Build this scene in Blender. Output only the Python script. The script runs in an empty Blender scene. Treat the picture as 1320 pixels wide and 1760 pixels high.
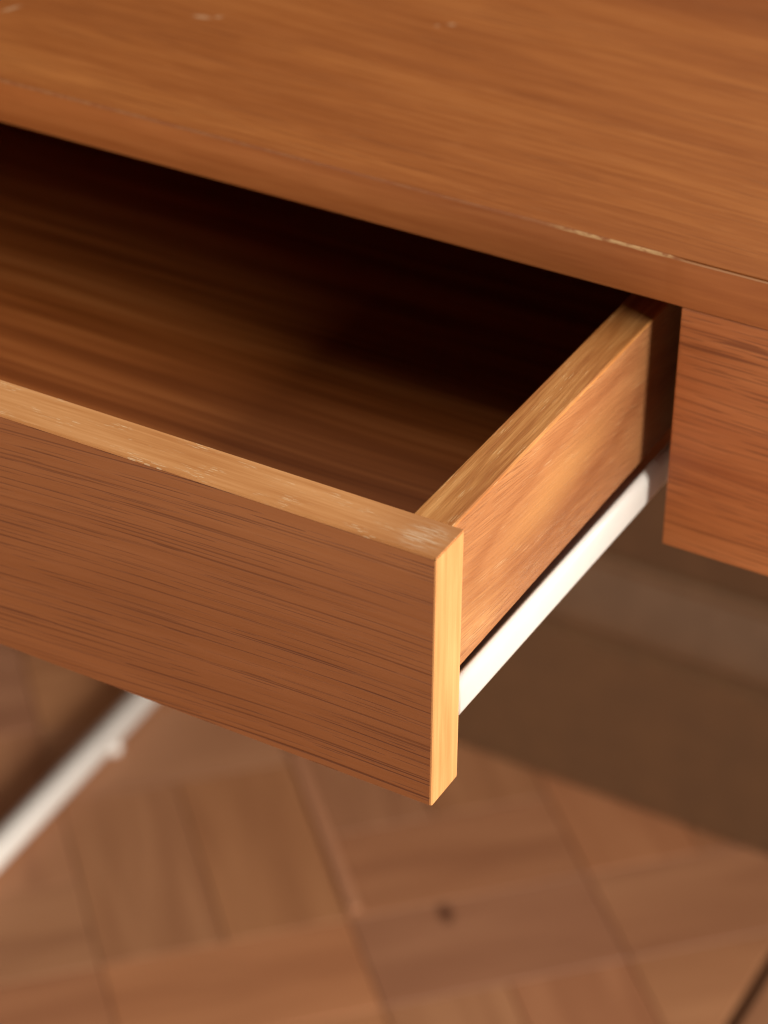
import bpy, bmesh, math, random
from mathutils import Vector, Matrix, Euler
R = math.radians
random.seed(7)
S = bpy.context.scene
C = S.collection

# ------------------------------------------------------------------ camera
def make_camera():
    pitch, yaw, roll = R(34.33), R(-29.34), R(0.41)
    fw = Vector((math.sin(yaw)*math.cos(pitch), math.cos(yaw)*math.cos(pitch), -math.sin(pitch)))
    r = Vector((math.cos(yaw), -math.sin(yaw), 0))
    u = r.cross(fw)
    c, s = math.cos(roll), math.sin(roll)
    r2, u2 = r*c + u*s, u*c - r*s
    m = Matrix((r2, u2, -fw)).transposed().to_4x4()
    m.translation = (0.29172, -0.71668, 0.43307)
    cd = bpy.data.cameras.new('camera')
    cd.sensor_fit = 'VERTICAL'
    cd.sensor_height = 36.0
    cd.sensor_width = 27.0
    cd.lens = 4280.2/1760*36
    cd.clip_start = 0.02
    cd.clip_end = 100
    cd.dof.use_dof = True
    cd.dof.focus_distance = (Vector((-0.07, -0.155, -0.04)) - m.translation).dot(fw)
    cd.dof.aperture_fstop = 8.0
    o = bpy.data.objects.new('camera', cd)
    C.objects.link(o)
    o.matrix_world = m
    S.camera = o
make_camera()

# ------------------------------------------------------------------ light
W = bpy.data.worlds.new('World')
S.world = W
W.use_nodes = True
W.node_tree.nodes['Background'].inputs[0].default_value = (1.0, 0.86, 0.74, 1)
W.node_tree.nodes['Background'].inputs[1].default_value = 0.015

def area(name, pos, target, size, watts, col):
    l = bpy.data.lights.new(name, 'AREA')
    l.shape = 'RECTANGLE'
    l.size, l.size_y = size
    l.energy = watts
    l.color = col
    o = bpy.data.objects.new(name, l)
    C.objects.link(o)
    o.location = pos
    d = Vector(target) - Vector(pos)
    o.rotation_euler = d.to_track_quat('-Z', 'Y').to_euler()
    return o
def polar(c, az, el, d):
    az, el = R(az), R(el)
    return (c[0]+d*math.cos(el)*math.cos(az), c[1]+d*math.cos(el)*math.sin(az), c[2]+d*math.sin(el))
# one big window off to the right
area('window_light', polar((-0.15, 0.0, -0.1), 6, 17, 3.2), (-0.15, 0.0, -0.1), (2.8, 0.9), 222, (1.0, 0.93, 0.85))
# soft light off the ceiling
area('ceiling_light', (0.40, 1.05, 2.2), (-0.15, 0.0, 0.0), (3.2, 2.8), 34, (1.0, 0.90, 0.78))
# weak fill from the room in front, no higher than the drawer's rim
area('room_light', (-0.30, -2.1, -0.12), (-0.15, 0, -0.10), (1.6, 0.4), 24, (1.0, 0.88, 0.76))

S.view_settings.view_transform = 'Standard'
S.view_settings.look = 'None'
S.view_settings.exposure = 0
S.view_settings.gamma = 1
S.render.engine = 'CYCLES'
S.cycles.filter_width = 1.25
S.cycles.max_bounces = 8
S.cycles.diffuse_bounces = 4
S.cycles.use_denoising = True
S.cycles.denoising_input_passes = 'RGB_ALBEDO_NORMAL'
S.cycles.denoising_prefilter = 'ACCURATE'
S.cycles.use_adaptive_sampling = False
S.cycles.sample_clamp_indirect = 4.0

# ------------------------------------------------------------------ materials
def srgb(r, g, b):
    f = lambda v: v/12.92 if v <= 0.04045 else ((v+0.055)/1.055)**2.4
    return (f(r/255), f(g/255), f(b/255), 1)

class NT:
    """small helper round a material's node tree"""
    def __init__(self, name):
        self.m = bpy.data.materials.new(name)
        self.m.use_nodes = True
        self.t = self.m.node_tree
        self.b = self.t.nodes['Principled BSDF']
    def n(self, typ, **kw):
        nd = self.t.nodes.new(typ)
        for k, v in kw.items():
            setattr(nd, k, v)
        return nd
    def put(self, sock, v):
        if isinstance(v, bpy.types.NodeSocket):
            self.t.links.new(v, sock)
        else:
            sock.default_value = v
    def math(self, op, a, b=None, c=None, clamp=False):
        nd = self.n('ShaderNodeMath', operation=op, use_clamp=clamp)
        self.put(nd.inputs[0], a)
        if b is not None: self.put(nd.inputs[1], b)
        if c is not None: self.put(nd.inputs[2], c)
        return nd.outputs[0]
    def smooth(self, v, lo, hi, a=0.0, b=1.0):
        nd = self.n('ShaderNodeMapRange', interpolation_type='SMOOTHSTEP')
        self.put(nd.inputs[0], v)
        nd.inputs[1].default_value, nd.inputs[2].default_value = lo, hi
        nd.inputs[3].default_value, nd.inputs[4].default_value = a, b
        return nd.outputs[0]
    def comb(self, x, y, z=0.0):
        nd = self.n('ShaderNodeCombineXYZ')
        for i, v in enumerate((x, y, z)): self.put(nd.inputs[i], v)
        return nd.outputs[0]
    def noise(self, vec, scale=1.0, detail=2.0, rough=0.5, dist=0.0):
        nd = self.n('ShaderNodeTexNoise')
        self.put(nd.inputs['Vector'], vec)
        nd.inputs['Scale'].default_value = scale
        nd.inputs['Detail'].default_value = detail
        nd.inputs['Roughness'].default_value = rough
        nd.inputs['Distortion'].default_value = dist
        return nd.outputs[0]
    def mix(self, f, a, b, mode='MIX'):
        nd = self.n('ShaderNodeMix', data_type='RGBA', blend_type=mode)
        self.put(nd.inputs[0], f); self.put(nd.inputs[6], a); self.put(nd.inputs[7], b)
        return nd.outputs[2]
    def ramp(self, f, stops):
        nd = self.n('ShaderNodeValToRGB')
        self.put(nd.inputs[0], f)
        el = nd.color_ramp.elements
        while len(el) < len(stops): el.new(0.5)
        for e, (p, c) in zip(el, stops):
            e.position, e.color = p, c
        return nd.outputs[0]
    def coords(self, along, across, rnd=False, tilt=0.0, wave=0.0, wl=6.0, curve=0.0):
        tc = self.n('ShaderNodeTexCoord').outputs['Object']
        sp = self.n('ShaderNodeSeparateXYZ')
        self.put(sp.inputs[0], tc)
        o = sp.outputs
        third = 3-along-across
        a, c, d = o[along], o[across], o[third]
        if tilt:
            c = self.math('MULTIPLY_ADD', a, tilt, c)
        if curve:
            c = self.math('MULTIPLY_ADD', self.math('MULTIPLY', a, a), curve, c)
        if rnd:
            oi = self.n('ShaderNodeObjectInfo').outputs['Random']
            a = self.math('MULTIPLY_ADD', oi, 37.0, a)
            c = self.math('MULTIPLY_ADD', oi, 11.3, c)
        if wave:
            w = self.noise(self.comb(self.math('MULTIPLY', a, wl), self.math('MULTIPLY', c, wl*3.0), d), 1.0, 2.0)
            c = self.math('MULTIPLY_ADD', self.math('SUBTRACT', w, 0.5), wave, c)
        return a, c, d, o
    def st(self, a, c, sa, sc, d=0.0):
        return self.comb(self.math('MULTIPLY', a, sa), self.math('MULTIPLY', c, sc), d)
    def dashes(self, a, c, cell_a, cell_c, width, seed=0.0):
        """thin dashes along the grain: one per cell of a stretched Voronoi"""
        aa = self.math('MULTIPLY_ADD', a, 1.0/cell_a, seed)
        cc = self.math('MULTIPLY_ADD', c, 1.0/cell_c, seed*1.7)
        v = self.n('ShaderNodeTexVoronoi', voronoi_dimensions='2D')
        self.put(v.inputs['Vector'], self.comb(aa, cc, 0.0))
        v.inputs['Scale'].default_value = 1.0
        sp = self.n('ShaderNodeSeparateXYZ'); self.put(sp.inputs[0], v.outputs['Position'])
        sc = self.n('ShaderNodeSeparateColor'); self.put(sc.inputs[0], v.outputs['Color'])
        dx = self.math('ABSOLUTE', self.math('SUBTRACT', aa, sp.outputs[0]))
        dy = self.math('ABSOLUTE', self.math('SUBTRACT', cc, sp.outputs[1]))
        taper = self.math('SUBTRACT', 1.0, self.math('POWER', self.math('DIVIDE', dx, self.math('MULTIPLY_ADD', sc.outputs[0], 0.45, 0.22)), 2.5), clamp=True)
        wd = self.math('MULTIPLY', self.math('MULTIPLY', taper, width), self.math('MULTIPLY_ADD', sc.outputs[1], 0.8, 0.4))
        m = self.math('DIVIDE', self.math('SUBTRACT', wd, dy), width*0.32, clamp=True)
        return self.math('MULTIPLY', m, self.math('MULTIPLY_ADD', sc.outputs[2], 0.5, 0.5))

def wood(name, cols, along, across, rnd=False, tilt=0.0, wave=0.006, wl=5.0,
         broad=(3.0, 22.0), streak=(6.0, 160.0), streak_amt=0.35, pore=None, pore_col=None, pore_amt=0.7,
         fleck=None, rough=0.42, bump=0.25, fine=1500.0, extra=None, spec=0.4, coarse=None, curve=0.0, gate_min=0.25):
    k = NT(name)
    a, c, d, o = k.coords(along, across, rnd, tilt, wave, wl, curve)
    b1 = k.noise(k.st(a, c, broad[0], broad[1], d), 1.0, 3.0, 0.55, 0.4)
    s1 = k.noise(k.st(a, c, streak[0], streak[1], d), 1.0, 4.0, 0.6)
    s2 = k.noise(k.st(a, c, streak[0]*4, streak[1]*4.2, d), 1.0, 3.0, 0.6)
    f = k.math('MULTIPLY_ADD', k.math('SUBTRACT', s1, 0.5), streak_amt*2.0, b1)
    f = k.math('MULTIPLY_ADD', k.math('SUBTRACT', s2, 0.5), streak_amt*0.9, f)
    n = len(cols)
    col = k.ramp(f, [(0.30+0.40*i/(n-1), x) for i, x in enumerate(cols)])
    h = k.math('MULTIPLY', k.noise(k.st(a, c, fine*0.06, fine, d), 1.0, 2.0), 0.5)
    if pore:
        tot = None
        for i, (ca, cc, w) in enumerate(pore):
            p = k.dashes(a, c, ca, cc, w, 3.7*i+1.3)
            tot = p if tot is None else k.math('MAXIMUM', tot, p)
        gate = k.smooth(k.noise(k.st(a, c, 5.0, 45.0, d), 1.0, 2.0), 0.34, 0.60, gate_min, 1.0)
        tot = k.math('MULTIPLY', tot, gate)
        col = k.mix(k.math('MULTIPLY', tot, pore_amt), col, pore_col)
        h = k.math('SUBTRACT', h, k.math('MULTIPLY', tot, 0.5))
    if fleck:
        p = k.dashes(a, c, fleck[0], fleck[1], fleck[2], 9.1)
        g = k.smooth(k.noise(k.st(a, c, 60.0, 200.0, d), 1.0, 2.0), 0.5, 0.68)
        p = k.math('MULTIPLY', p, g)
        col = k.mix(k.math('MULTIPLY', p, fleck[4]), col, fleck[3])
        h = k.math('ADD', h, k.math('MULTIPLY', p, 0.5))
    rg = k.math('MULTIPLY_ADD', k.math('SUBTRACT', s1, 0.5), 0.25, rough)
    if coarse:
        h = k.math('ADD', h, k.math('MULTIPLY', k.noise(k.st(a, c, coarse[0], coarse[1], d), 1.0, 2.0), coarse[2]))
    if extra:
        col, rg = extra(k, o, a, c, d, col, rg)
    bp = k.n('ShaderNodeBump')
    bp.inputs['Strength'].default_value = bump
    bp.inputs['Distance'].default_value = 0.0004
    k.put(bp.inputs['Height'], h)
    k.put(k.b.inputs['Base Color'], col)
    k.put(k.b.inputs['Roughness'], rg)
    k.b.inputs['Specular IOR Level'].default_value = spec
    k.put(k.b.inputs['Normal'], bp.outputs[0])
    return k.m

def spots(k, o, ax, pts):
    """sum of soft ellipses (cx, cy, rx, ry, angle) in the plane of axes ax, broken up by noise"""
    tot = None
    nz = k.noise(k.comb(o[0], o[1], o[2]), 900.0, 3.0, 0.6)
    for (cx, cy, rx, ry, an) in pts:
        x = k.math('SUBTRACT', o[ax[0]], cx); y = k.math('SUBTRACT', o[ax[1]], cy)
        ca, sa = math.cos(an), math.sin(an)
        u = k.math('ADD', k.math('MULTIPLY', x, ca/rx), k.math('MULTIPLY', y, sa/rx))
        v = k.math('ADD', k.math('MULTIPLY', x, -sa/ry), k.math('MULTIPLY', y, ca/ry))
        r = k.math('SQRT', k.math('ADD', k.math('MULTIPLY', u, u), k.math('MULTIPLY', v, v)))
        r = k.math('ADD', r, k.math('MULTIPLY', k.math('SUBTRACT', nz, 0.5), 1.3))
        m = k.smooth(r, 0.35, 1.0, 1.0, 0.0)
        tot = m if tot is None else k.math('MAXIMUM', tot, m)
    return tot

def chips_extra(k, o, a, c, d, col, rg):
    m = spots(k, o, (0, 1), CHIPS)
    return k.mix(k.math('MULTIPLY', m, 0.5), col, srgb(226, 190, 150)), rg
CHIPS = []

def scuff_extra(k, o, a, c, d, col, rg):
    nz = k.noise(k.st(a, c, 120.0, 1100.0, d), 1.0, 3.0, 0.6)
    x = k.math('DIVIDE', k.math('SUBTRACT', o[0], -0.0095), 0.0085)
    y = k.math('DIVIDE', k.math('SUBTRACT', o[1], -0.1555), 0.0085)
    r = k.math('SQRT', k.math('ADD', k.math('MULTIPLY', x, x), k.math('MULTIPLY', y, y)))
    m = k.math('MULTIPLY', k.smooth(r, 0.35, 1.15, 1.0, 0.0), k.smooth(nz, 0.44, 0.62))
    # darker handled patch towards the corner
    x2 = k.smooth(o[0], -0.045, -0.006)
    col = k.mix(k.math('MULTIPLY', x2, 0.35), col, srgb(140, 78, 38))
    return k.mix(k.math('MULTIPLY', m, 0.65), col, srgb(232, 204, 170)), rg

def figure_extra(k, o, a, c, d, col, rg):
    # pale tongue of the flame figure in the veneer, with a darker line round it
    y = k.math('SUBTRACT', o[1], -0.066); z = k.math('SUBTRACT', o[2], -0.038)
    w = k.noise(k.st(o[1], o[2], 30.0, 90.0), 1.0, 3.0, 0.6)
    zz = k.math('MULTIPLY_ADD', y, -0.09, z)
    zz = k.math('MULTIPLY_ADD', k.math('SUBTRACT', w, 0.5), 0.010, zz)
    u = k.math('DIVIDE', y, 0.058); v = k.math('DIVIDE', zz, 0.0150)
    r = k.math('SQRT', k.math('ADD', k.math('MULTIPLY', u, u), k.math('MULTIPLY', v, v)))
    col = k.mix(k.smooth(r, 0.1, 1.1, 0.34, 0.0), col, srgb(222, 164, 98))
    ring = k.math('MULTIPLY', k.smooth(r, 0.95, 1.12), k.smooth(r, 1.12, 1.55, 1.0, 0.0))
    col = k.mix(k.math('MULTIPLY', ring, 0.3), col, srgb(140, 80, 42))
    return col, rg

OAK_DARK = srgb(96, 48, 22)
M = {}
M['front'] = wood('reddish_oak_veneer', [srgb(147, 86, 44), srgb(158, 95, 51), srgb(170, 106, 59)], 0, 2,
                  curve=0.22, wave=0.005, wl=4.0, streak=(7.0, 360.0), streak_amt=0.15, broad=(2.5, 18.0),
                  pore=[(0.120, 0.0062, 0.060), (0.080, 0.0049, 0.062), (0.150, 0.0090, 0.048), (0.030, 0.0030, 0.075)],
                  pore_col=srgb(92, 44, 18), pore_amt=0.82, rough=0.46, bump=0.25, gate_min=0.75)
M['apron'] = wood('oak_veneer_apron', [srgb(164, 92, 46), srgb(182, 108, 57), srgb(198, 124, 70)], 0, 2,
                  tilt=0.03, wave=0.010, wl=6.0, streak=(8.0, 200.0), streak_amt=0.35, gate_min=0.5,
                  pore=[(0.060, 0.0058, 0.12), (0.036, 0.0042, 0.11), (0.018, 0.0024, 0.11)],
                  pore_col=srgb(108, 54, 24), pore_amt=0.65, rough=0.45, bump=0.2)
M['band'] = wood('front_edge_band', [srgb(158, 89, 40), srgb(171, 101, 47), srgb(185, 114, 56)], 0, 2,
                 wave=0.004, streak=(10.0, 260.0), streak_amt=0.35, rough=0.4, bump=0.08)
M['pale'] = wood('pale_edge_band', [srgb(200, 134, 78), srgb(214, 150, 92), srgb(226, 164, 106)], 0, 1,
                 wave=0.004, streak=(14.0, 520.0), streak_amt=0.45, broad=(8.0, 60.0),
                 fleck=(0.004, 0.0011, 0.13, srgb(255, 232, 190), 0.75), rough=0.40, bump=0.3, extra=scuff_extra)
M['pale_end'] = wood('pale_end_band', [srgb(205, 141, 84), srgb(217, 155, 96), srgb(228, 168, 108)], 2, 1,
                     wave=0.003, streak=(14.0, 520.0), streak_amt=0.4, broad=(8.0, 80.0), rough=0.4, bump=0.25)
M['side_top'] = wood('drawer_side_top_wood', [srgb(174, 109, 56), srgb(197, 133, 73), srgb(219, 158, 94)], 1, 0,
                     wave=0.005, streak=(14.0, 420.0), streak_amt=0.5, broad=(10.0, 110.0),
                     fleck=(0.006, 0.0013, 0.10, srgb(250, 215, 160), 0.6), rough=0.36, bump=0.4)
M['side'] = wood('drawer_side_veneer', [srgb(162, 104, 64), srgb(178, 119, 74), srgb(198, 141, 89)], 1, 2,
                 tilt=0.10, wave=0.016, wl=6.0, broad=(8.0, 36.0), streak=(12.0, 420.0), streak_amt=0.22,
                 pore=[(0.020, 0.0017, 0.16), (0.011, 0.0012, 0.17)], pore_col=srgb(126, 68, 30), pore_amt=0.6,
                 rough=0.38, bump=0.55, fleck=(0.010, 0.0012, 0.14, srgb(240, 196, 140), 0.5), extra=figure_extra, coarse=(90.0, 900.0, 0.8))
M['inner'] = wood('drawer_inside_veneer', [srgb(140, 74, 28), srgb(168, 95, 42), srgb(190, 116, 58)], 0, 1,
                  wave=0.010, wl=3.0, broad=(1.6, 30.0), streak=(2.5, 110.0), streak_amt=0.5, rough=0.45, bump=0.1)
M['carcass'] = wood('carcass_board', [srgb(120, 68, 34), srgb(140, 82, 42), srgb(156, 94, 50)], 1, 2, rough=0.5, bump=0.1)

def plain(name, col, rough, bump=0.0, bscale=400.0, var=0.04, spec=0.5):
    k = NT(name)
    tc = k.n('ShaderNodeTexCoord').outputs['Object']
    n1 = k.noise(tc, 40.0, 4.0, 0.6)
    c2 = tuple(max(0, v*(1-var*3)) for v in col[:3])+(1,)
    k.put(k.b.inputs['Base Color'], k.mix(k.smooth(n1, 0.3, 0.7), col, c2))
    k.put(k.b.inputs['Roughness'], k.math('MULTIPLY_ADD', n1, 0.15, rough-0.07))
    k.b.inputs['Specular IOR Level'].default_value = spec
    if bump:
        bp = k.n('ShaderNodeBump')
        bp.inputs['Strength'].default_value = bump
        bp.inputs['Distance'].default_value = 0.0003
        k.put(bp.inputs['Height'], k.noise(tc, bscale, 3.0))
        k.put(k.b.inputs['Normal'], bp.outputs[0])
    return k.m
M['white'] = plain('white_painted_metal', (0.86, 0.83, 0.77, 1), 0.35, 0.1, 700.0, 0.015)
M['wall'] = plain('wall_paint', (0.140, 0.064, 0.024, 1), 0.8, 0.3, 300.0)
M['skirting'] = plain('skirting_paint', (0.165, 0.080, 0.033, 1), 0.6, 0.15, 200.0)
M['subfloor'] = plain('subfloor', (0.16, 0.10, 0.06, 1), 0.9)

def plank_material():
    k = NT('parquet_oak')
    a, c, d, o = k.coords(0, 1, True, 0.02, 0.010, 6.0)
    oc = k.n('ShaderNodeSeparateColor')
    k.put(oc.inputs[0], k.n('ShaderNodeObjectInfo').outputs['Color'])
    b1 = k.noise(k.st(a, c, 4.0, 30.0), 1.0, 3.0, 0.55, 0.5)
    s1 = k.noise(k.st(a, c, 12.0, 180.0), 1.0, 4.0, 0.6)
    f = k.math('MULTIPLY_ADD', k.math('SUBTRACT', s1, 0.5), 0.3, b1)
    col = k.ramp(f, [(0.22, srgb(154, 99, 60)), (0.5, srgb(171, 114, 71)), (0.78, srgb(187, 129, 83))])
    hs = k.n('ShaderNodeHueSaturation')
    k.put(hs.inputs['Value'], oc.outputs[0])
    k.put(hs.inputs['Hue'], k.math('MULTIPLY_ADD', oc.outputs[1], 0.006, 0.496))
    k.put(hs.inputs['Saturation'], k.math('MULTIPLY_ADD', oc.outputs[2], 0.07, 0.89))
    k.put(hs.inputs['Color'], col)
    # a dark knot in one board, ringed by denser grain
    gp = k.n('ShaderNodeNewGeometry').outputs['Position']
    sp = k.n('ShaderNodeSeparateXYZ'); k.put(sp.inputs[0], gp)
    kn = spots(k, sp.outputs, (0, 1), [(-0.272, 0.374, 0.014, 0.007, 2.3)])
    k.put(k.b.inputs['Base Color'], k.mix(k.math('MULTIPLY', kn, 0.8), hs.outputs[0], srgb(74, 40, 26)))
    k.put(k.b.inputs['Roughness'], k.math('MULTIPLY_ADD', s1, 0.2, 0.42))
    k.b.inputs['Specular IOR Level'].default_value = 0.35
    return k.m
M['plank'] = plank_material()

# ------------------------------------------------------------------ mesh helpers
def mesh_obj(name, bm, mats, parent=None, smooth=False):
    me = bpy.data.meshes.new(name)
    bmesh.ops.recalc_face_normals(bm, faces=bm.faces[:])
    bm.to_mesh(me); bm.free()
    for m in (mats if isinstance(mats, (list, tuple)) else [mats]):
        me.materials.append(m)
    if smooth:
        for p in me.polygons: p.use_smooth = True
    o = bpy.data.objects.new(name, me)
    C.objects.link(o)
    if parent: o.parent = parent
    return o
def box(bm, x0, x1, y0, y1, z0, z1, bev=0.0, seg=2):
    vs = [bm.verts.new((x, y, z)) for x in (x0, x1) for y in (y0, y1) for z in (z0, z1)]
    fs = [bm.faces.new([vs[i] for i in q]) for q in
          ((0, 1, 3, 2), (4, 6, 7, 5), (0, 4, 5, 1), (2, 3, 7, 6), (0, 2, 6, 4), (1, 5, 7, 3))]
    if bev:
        es = list({e for f in fs for e in f.edges})
        bmesh.ops.bevel(bm, geom=es, offset=bev, segments=seg, profile=0.5, affect='EDGES')
def extrude_profile(bm, pts, axis, a, b, nseg=1, fn=None):
    """closed profile pts swept along axis (0 x, 1 y, 2 z) from a to b; pts are the other two coords"""
    rings = []
    for i in range(nseg+1):
        t = a+(b-a)*i/nseg
        ring = []
        for (p, q) in pts:
            v = [p, q]; v.insert(axis, t)
            if fn: v = fn(v)
            ring.append(bm.verts.new(v))
        rings.append(ring)
    n = len(pts)
    for r0, r1 in zip(rings, rings[1:]):
        for i in range(n):
            bm.faces.new((r0[i], r0[(i+1) % n], r1[(i+1) % n], r1[i]))
    bm.faces.new(rings[0]); bm.faces.new(rings[-1])
def lathe(bm, pts, centre, axis_vec, n=20):
    q = Vector((0, 0, 1)).rotation_difference(Vector(axis_vec))
    rings = []
    for (r, h) in pts:
        rings.append([bm.verts.new(Vector(centre)+q @ Vector((r*math.cos(2*math.pi*i/n), r*math.sin(2*math.pi*i/n), h))) for i in range(n)])
    for r0, r1 in zip(rings, rings[1:]):
        for i in range(n):
            bm.faces.new((r0[i], r0[(i+1) % n], r1[(i+1) % n], r1[i]))
    bm.faces.new(rings[0]); bm.faces.new(rings[-1])
def rounded_rect(x0, x1, y0, y1, r, n=4):
    out = []
    for cx, cy, a0 in ((x1-r, y1-r, 0), (x0+r, y1-r, 90), (x0+r, y0+r, 180), (x1-r, y0+r, 270)):
        for i in range(n+1):
            t = R(a0+90*i/n)
            out.append((cx+r*math.cos(t), cy+r*math.sin(t)))
    return out
def structure(name, bm, m):
    o = mesh_obj(name, bm, m)
    o['kind'] = 'structure'
    return o

# ------------------------------------------------------------------ the setting
FZ = -0.73           # floor level
WY = 0.535            # face of the skirting board
bm = bmesh.new(); box(bm, -2.6, 1.6, -2.2, 0.60, FZ-0.10, FZ-0.012)
floor = structure('floor', bm, M['subfloor'])

def plank(x_c, y_c, length, width, rz, clip, tone=None):
    """one board; its mesh lies along its own x axis"""
    bm = bmesh.new()
    L, Wd, t = length/2-0.0004, width/2-0.0004, 0.012
    c = 0.0006
    lo = [bm.verts.new(p) for p in ((-L, -Wd, -t), (L, -Wd, -t), (L, Wd, -t), (-L, Wd, -t))]
    md = [bm.verts.new(p) for p in ((-L, -Wd, -c), (L, -Wd, -c), (L, Wd, -c), (-L, Wd, -c))]
    hi = [bm.verts.new(p) for p in ((-L+c, -Wd+c, 0), (L-c, -Wd+c, 0), (L-c, Wd-c, 0), (-L+c, Wd-c, 0))]
    for r0, r1 in ((lo, md), (md, hi)):
        for i in range(4):
            bm.faces.new((r0[i], r0[(i+1) % 4], r1[(i+1) % 4], r1[i]))
    bm.faces.new(hi); bm.faces.new(lo)
    mw = Matrix.Translation((x_c, y_c, FZ-random.random()*0.0005)) @ Matrix.Rotation(rz, 4, 'Z')
    inv = mw.inverted()
    for co, no in clip:
        lc = inv @ Vector(co); ln = inv.to_3x3() @ Vector(no)
        g = bm.verts[:]+bm.edges[:]+bm.faces[:]
        bmesh.ops.bisect_plane(bm, geom=g, plane_co=lc, plane_no=ln, clear_outer=True)
        bmesh.ops.holes_fill(bm, edges=[e for e in bm.edges if e.is_boundary])
    if len(bm.faces) < 4:
        bm.free(); return None
    o = mesh_obj('plank', bm, M['plank'], floor)
    o.matrix_world = mw
    t = tone if tone is not None else 0.97+0.13*random.random()
    o.color = (t, random.random(), random.random(), 1)
    return o
SEAM = -0.067
TONES = {(-1, -1, 1): 1.24, (-1, -1, -1): 1.20, (-1, 0, 1): 1.06, (-1, 0, -1): 0.99, (0, -1, -1): 0.97, (0, -1, 1): 1.0, (0, 0, -1): 0.95, (0, 0, 1): 0.98}
def lay_parquet():
    B = 0.168
    s2 = math.sqrt(0.5)
    clip = [((SEAM-0.0035, 0, 0), (1, 0, 0)), ((0, WY+0.004, 0), (0, 1, 0))]
    k = 0
    for ci in range(-12, 4):
        u0 = ci*B+0.0085
        off = 0.468 + (0.084 if ci % 2 == 0 else 0.0)
        for ri in range(-14, 8):
            v0 = off+ri*B
            cu, cv = u0+B/2, v0+B/2
            cx, cy = s2*(cu-cv), s2*(cu+cv)
            if not (-1.35 < cx < SEAM+0.12 and -0.72 < cy < WY+0.12): continue
            vert = ri % 2 == 0
            for j in (-1, 1):
                if vert: pu, pv, rz = cu+j*B/4, cv, R(135)
                else:    pu, pv, rz = cu, cv+j*B/4, R(45)
                px, py = s2*(pu-pv), s2*(pu+pv)
                plank(px, py, B, B/2, rz, clip, TONES.get((ci, ri, j)))
    # border boards running front to back beyond the dark seam
    for bx in range(5):
        for by in range(3):
            plank(SEAM+0.0055+0.045+bx*0.09, WY-0.26-by*0.5-0.12*(bx % 2), 0.5, 0.09, R(90), [((0, WY+0.004, 0), (0, 1, 0))])
lay_parquet()
def inlay_strip():
    # narrow pale fillet along the long joint
    bm = bmesh.new(); box(bm, -0.085, 0.085, -0.004, 0.004, -0.004, 0.0012, 0.0008, 1)
    o = mesh_obj('inlay_strip', bm, M['plank'], floor)
    s2 = math.sqrt(0.5); u, v = 0.0145, 0.560
    o.matrix_world = Matrix.Translation((s2*(u-v), s2*(u+v), FZ)) @ Matrix.Rotation(R(135), 4, 'Z')
    o.color = (1.28, 0.5, 0.0, 1)
inlay_strip()

bm = bmesh.new(); box(bm, -2.6, 1.6, WY+0.020, WY+0.14, FZ-0.08, -0.01)
wall = structure('wall', bm, M['wall'])
def skirting():
    y = WY
    zb = FZ+0.0015
    prof = [(y+0.019, zb), (y, zb), (y, -0.601), (y+0.004, -0.598), (y+0.004, -0.592), (y+0.0005, -0.588),
            (y+0.0015, -0.580), (y+0.005, -0.568), (y+0.010, -0.557), (y+0.0145, -0.546), (y+0.0145, -0.541), (y+0.016, -0.538), (y+0.019, -0.537)]
    bm = bmesh.new()
    extrude_profile(bm, prof, 0, -2.6, 1.6)
    o = mesh_obj('skirting_board', bm, M['skirting'], wall)
skirting()

# ------------------------------------------------------------------ the desk
DX0, DX1, DEPTH = -0.60, 0.22, 0.49
TT = 0.0181
desk = bpy.data.objects.new('desk', None)
C.objects.link(desk)
desk.location = (0, 0, 0)
desk['label'] = 'reddish brown wooden desk on a white metal frame with its shallow drawer pulled open'
desk['category'] = 'desk'

CHIPS += [(-0.252, 0.093, 0.0050, 0.0020, 0.2), (-0.246, 0.0965, 0.0022, 0.0015, 0.6), (-0.3255, 0.060, 0.0016, 0.0065, -0.35), (-0.1585, 0.1385, 0.0022, 0.0016, 0.5), (-0.163, 0.1345, 0.0012, 0.0010, 0.0)]
M['top'] = wood('oak_veneer_desktop', [srgb(153, 85, 36), srgb(170, 99, 45), srgb(187, 115, 56)], 0, 1,
                tilt=0.03, wave=0.008, wl=4.0, broad=(2.6, 26.0), streak=(16.0, 380.0), streak_amt=0.26,
                pore=[(0.050, 0.0042, 0.13), (0.026, 0.0026, 0.12)], pore_col=srgb(112, 58, 26), pore_amt=0.5, fleck=(0.014, 0.0022, 0.12, srgb(206, 140, 84), 0.35),
                rough=0.45, bump=0.12, extra=chips_extra)
bm = bmesh.new(); box(bm, DX0, DX1, 0.0012, DEPTH, 0.0002, TT, 0.0003, 1)
desktop = mesh_obj('desktop', bm, M['top'], desk)

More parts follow.
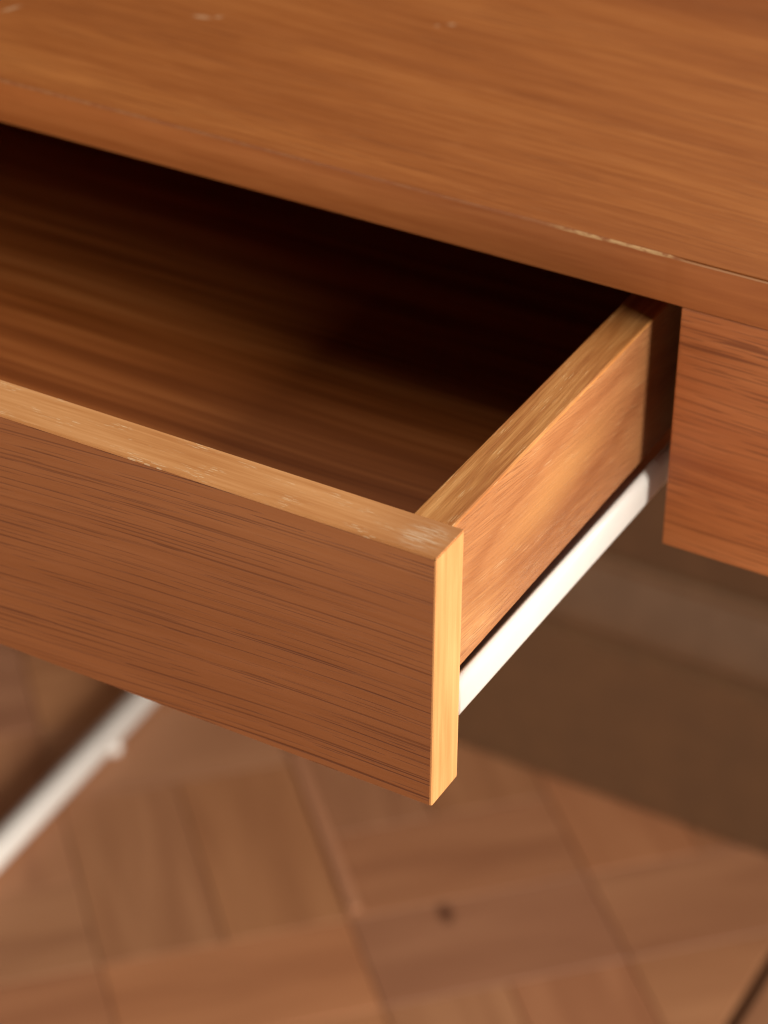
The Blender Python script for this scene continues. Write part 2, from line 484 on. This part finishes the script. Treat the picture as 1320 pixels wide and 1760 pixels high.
def worn_edge():
    k = NT('worn_band_edge')
    tc = k.n('ShaderNodeTexCoord').outputs['Object']
    sp = k.n('ShaderNodeSeparateXYZ'); k.put(sp.inputs[0], tc)
    nz = k.noise(k.comb(k.math('MULTIPLY', sp.outputs[0], 160.0), k.math('MULTIPLY', sp.outputs[2], 900.0), 0.0), 1.0, 4.0, 0.7)
    x = sp.outputs[0]
    chip = k.math('MULTIPLY', k.smooth(x, -0.050, -0.030), k.smooth(x, 0.001, 0.005, 1.0, 0.0))
    left = k.smooth(x, -0.30, -0.12, 0.30, 0.10)
    amt = k.math('MAXIMUM', k.math('MULTIPLY', chip, k.smooth(nz, 0.36, 0.52)), k.math('MULTIPLY', left, k.smooth(nz, 0.4, 0.6)))
    amt = k.math('MAXIMUM', amt, k.math('MULTIPLY', k.smooth(x, 0.004, 0.008), 0.4))
    k.put(k.b.inputs['Base Color'], k.mix(amt, srgb(158, 92, 50), srgb(208, 164, 112)))
    k.b.inputs['Roughness'].default_value = 0.55
    return k.m
M['worn'] = worn_edge()
def front_band():
    bm = bmesh.new()
    n = 120
    rnd = random.Random(3)
    rings = []
    for i in range(n+1):
        x = DX0+(DX1-DX0)*i/n
        open_ = min(1, max(0, (x-0.001)/0.008))
        back = 0.00118-0.00085*open_                      # the band comes away from the board at the right
        j = 0.0
        if -0.055 < x < 0.0: j = rnd.random()*0.0005       # splintered stretch
        ty = min(0.0004+j*0.5, back-0.00008)
        pr = [(0.0, 0.0), (0.0, TT-0.0005-j*0.6), (ty*0.5, TT-0.00012-j*0.4), (ty, TT+0.0001-j*0.3), (back, TT+0.0001-j*0.1), (back, 0.0)]
        # the board sags a touch away from the band where it has come loose
        rings.append([bm.verts.new((x, p[0]-0.00025*open_, p[1])) for p in pr])
    m = len(rings[0])
    for r0, r1 in zip(rings, rings[1:]):
        for q in range(m):
            f = bm.faces.new((r0[q], r0[(q+1) % m], r1[(q+1) % m], r1[q]))
            if q in (1, 2, 3): f.material_index = 1
    bm.faces.new(rings[0]); bm.faces.new(rings[-1])
    o = mesh_obj('edge_band', bm, [M['band'], M['worn']], desktop)
    o['label'] = 'front edge band chipped and coming loose along its top edge'
front_band()

GX, HA = 0.0081, 0.1020
DW = 0.46                      # drawer width
def apron(x0, x1):
    bm = bmesh.new(); box(bm, x0, x1, 0.0003, 0.0183, -HA, -0.0006, 0.0005, 2)
    return mesh_obj('apron', bm, M['apron'], desk)
apron(GX, DX1); apron(DX0, -DW-0.003)
def board(name, x0, x1, y0, y1, z0, z1, m, parent, bev=0.0004):
    bm = bmesh.new(); box(bm, x0, x1, y0, y1, z0, z1, bev, 1)
    return mesh_obj(name, bm, m, parent)
board('divider', 0.0125, 0.0300, 0.0186, DEPTH-0.0185, -0.094, -0.0004, M['carcass'], desk)
board('divider', -DW-0.0300, -DW-0.0125, 0.0186, DEPTH-0.0185, -0.094, -0.0004, M['carcass'], desk)
board('back_panel', DX0+0.02, DX1-0.02, DEPTH-0.018, DEPTH-0.001, -0.094, -0.0004, M['carcass'], desk)
board('end_panel', DX0, DX0+0.018, 0.0186, DEPTH-0.0185, -HA, -0.0004, M['apron'], desk)
board('end_panel', DX1-0.018, DX1, 0.0186, DEPTH-0.0185, -HA, -0.0004, M['apron'], desk)

# white leg frames: a closed loop of square tube at each end of the desk
def leg_frame(xc, skew):
    hw = 0.0100
    x0, x1 = xc-hw, xc+hw
    zt, zb = -HA-0.001, FZ+0.001
    sk = lambda v: (v[0]-skew*(v[1]-0.33), v[1], v[2])
    bm = bmesh.new()
    extrude_profile(bm, rounded_rect(x0, x1, zb, zb+0.020, 0.0094, 6), 1, 0.035, 0.485, 1, sk)
    o = mesh_obj('leg_frame', bm, M['white'], desk, True)
    bm = bmesh.new(); extrude_profile(bm, rounded_rect(x0, x1, zt-0.018, zt, 0.0035), 1, 0.035, 0.485, 1, sk)
    mesh_obj('top_rail', bm, M['white'], o, True)
    for y in (0.036, 0.466):
        bm = bmesh.new(); extrude_profile(bm, rounded_rect(x0+0.0015, x1-0.0015, y, y+0.018, 0.0035), 2, zb+0.0193, zt-0.0175, 1, sk)
        mesh_obj('leg', bm, M['white'], o, True)
    for y in (0.06, 0.402):
        bm = bmesh.new()
        x = xc+0.0055-skew*(y-0.33)
        lathe(bm, [(0.0060, 0.0), (0.0066, 0.001), (0.0066, 0.003), (0.0055, 0.005), (0.005, 0.006), (0.005, 0.009)], (x, y, FZ+0.0003), (0, 0, 1))
        mesh_obj('levelling_foot', bm, M['white'], o, True)
    return o
leg_frame(-0.564, 0.042); leg_frame(DX1-0.03, 0.0)

# ------------------------------------------------------------------ the drawer (slides with the desk as a door hangs in a house)
D, T, ZT, HF = 0.1643, 0.0186, -0.01085, 0.100
SO, SI = -0.0040, -0.0190
YB = -D+0.40                    # back of the drawer
def drawer():
    bm = bmesh.new()
    box(bm, -DW-SI, SI, -D+T, YB, -0.0715, -0.0655)
    box(bm, -DW-SI, SI, YB-0.012, YB, -0.0654, ZT-0.004)
    dr = mesh_obj('drawer', bm, M['inner'], desk)
    dr['label'] = 'open drawer with dark inside and pale worn rim'
    e = 0.0009                 # thickness of the edge bands
    bm = bmesh.new(); box(bm, -DW, -e, -D, -D+T, ZT-HF, ZT-e)
    mesh_obj('front_panel', bm, M['front'], dr)
    # top band: slightly crowned, soft back edge
    bm = bmesh.new()
    y0, y1 = -D+0.00015, -D+T
    prof = [(y0, ZT-e+0.00003), (y0, ZT-0.0003), (y0+0.0005, ZT), (y1-0.0004, ZT), (y1-0.0001, ZT-0.0002), (y1, ZT-e+0.00003)]
    extrude_profile(bm, prof, 0, -DW, -0.0004)
    o = mesh_obj('edge_band', bm, M['pale'], dr)
    o['label'] = 'pale top edge of the drawer front with a whitish scuff at the corner'
    bm = bmesh.new()
    prof = [(-e+0.00003, y0), (-0.0003, y0), (0, y0+0.0004), (0, y1-0.0012), (-0.0003, y1-0.0004), (-e+0.00003, y1)]
    extrude_profile(bm, prof, 2, ZT-HF, ZT-0.0003)
    o = mesh_obj('edge_band', bm, M['pale_end'], dr)
    o['label'] = 'bright yellow end edge of the drawer front'
    # sides
    for s in (0, 1):
        xo, xi = (SO, SI) if s == 0 else (-DW-SO, -DW-SI)
        bm = bmesh.new()
        sg = 1 if xo > xi else -1
        zt = ZT-0.0003
        zb = -0.0708
        prof = [(xo, zb), (xo, zt-0.0008), (xo-sg*0.00025, zt-0.00025), (xo-sg*0.0008, zt), (xi+sg*0.0008, zt), (xi, zt-0.0008), (xi, zb)]
        n = len(prof)
        r0 = [bm.verts.new((p, -D+T+0.00005, q)) for p, q in prof]
        r1 = [bm.verts.new((p, YB, q)) for p, q in prof]
        for i in range(n):
            f = bm.faces.new((r0[i], r0[(i+1) % n], r1[(i+1) % n], r1[i]))
            if i in (1, 2, 3, 4): f.material_index = 1
            if i == 5: f.material_index = 2
        bm.faces.new(r0); bm.faces.new(r1)
        mesh_obj('side_panel', bm, [M['side'], M['side_top'], M['inner']], dr)
        # white runner under the side
        bm = bmesh.new()
        x_out, x_in = xo+sg*0.0042, xo-sg*0.012
        z0, z1 = -0.0870, -0.0712
        pr = [(x_in, z1-0.0040), (xo+sg*0.0001, z1-0.0040), (xo+sg*0.0004, z1-0.0012)]
        # (a clear gap stays between the side and the runner)
        for i in range(10):                                 # rounded shoulder, flat face below
            t = R(90-90*i/9)
            pr.append((x_out-sg*0.0028+sg*0.0028*math.cos(t), z1-0.0005-0.0046+0.0046*math.sin(t)))
        pr += [(x_out, z0+0.003), (x_out-sg*0.0008, z0+0.0008), (x_out-sg*0.003, z0), (x_in, z0)]
        tilt = 0.020
        extrude_profile(bm, pr, 1, -D+T+0.0006, YB, 1, lambda v: (v[0], v[1], v[2]-tilt*(v[1]+0.14)))
        ro = mesh_obj('runner', bm, M['white'], dr, True)
        ro['label'] = 'white drawer runner under the side panel'
    return dr
drawer()
# fixed rails on the dividers that the runners slide in
for x0, x1 in ((0.0060, 0.0124), (-DW-0.0124, -DW-0.0052)):
    bm = bmesh.new(); box(bm, x0, x1, 0.022, 0.38, -0.090, -0.074, 0.002, 2)
    mesh_obj('cabinet_rail', bm, M['white'], desk)
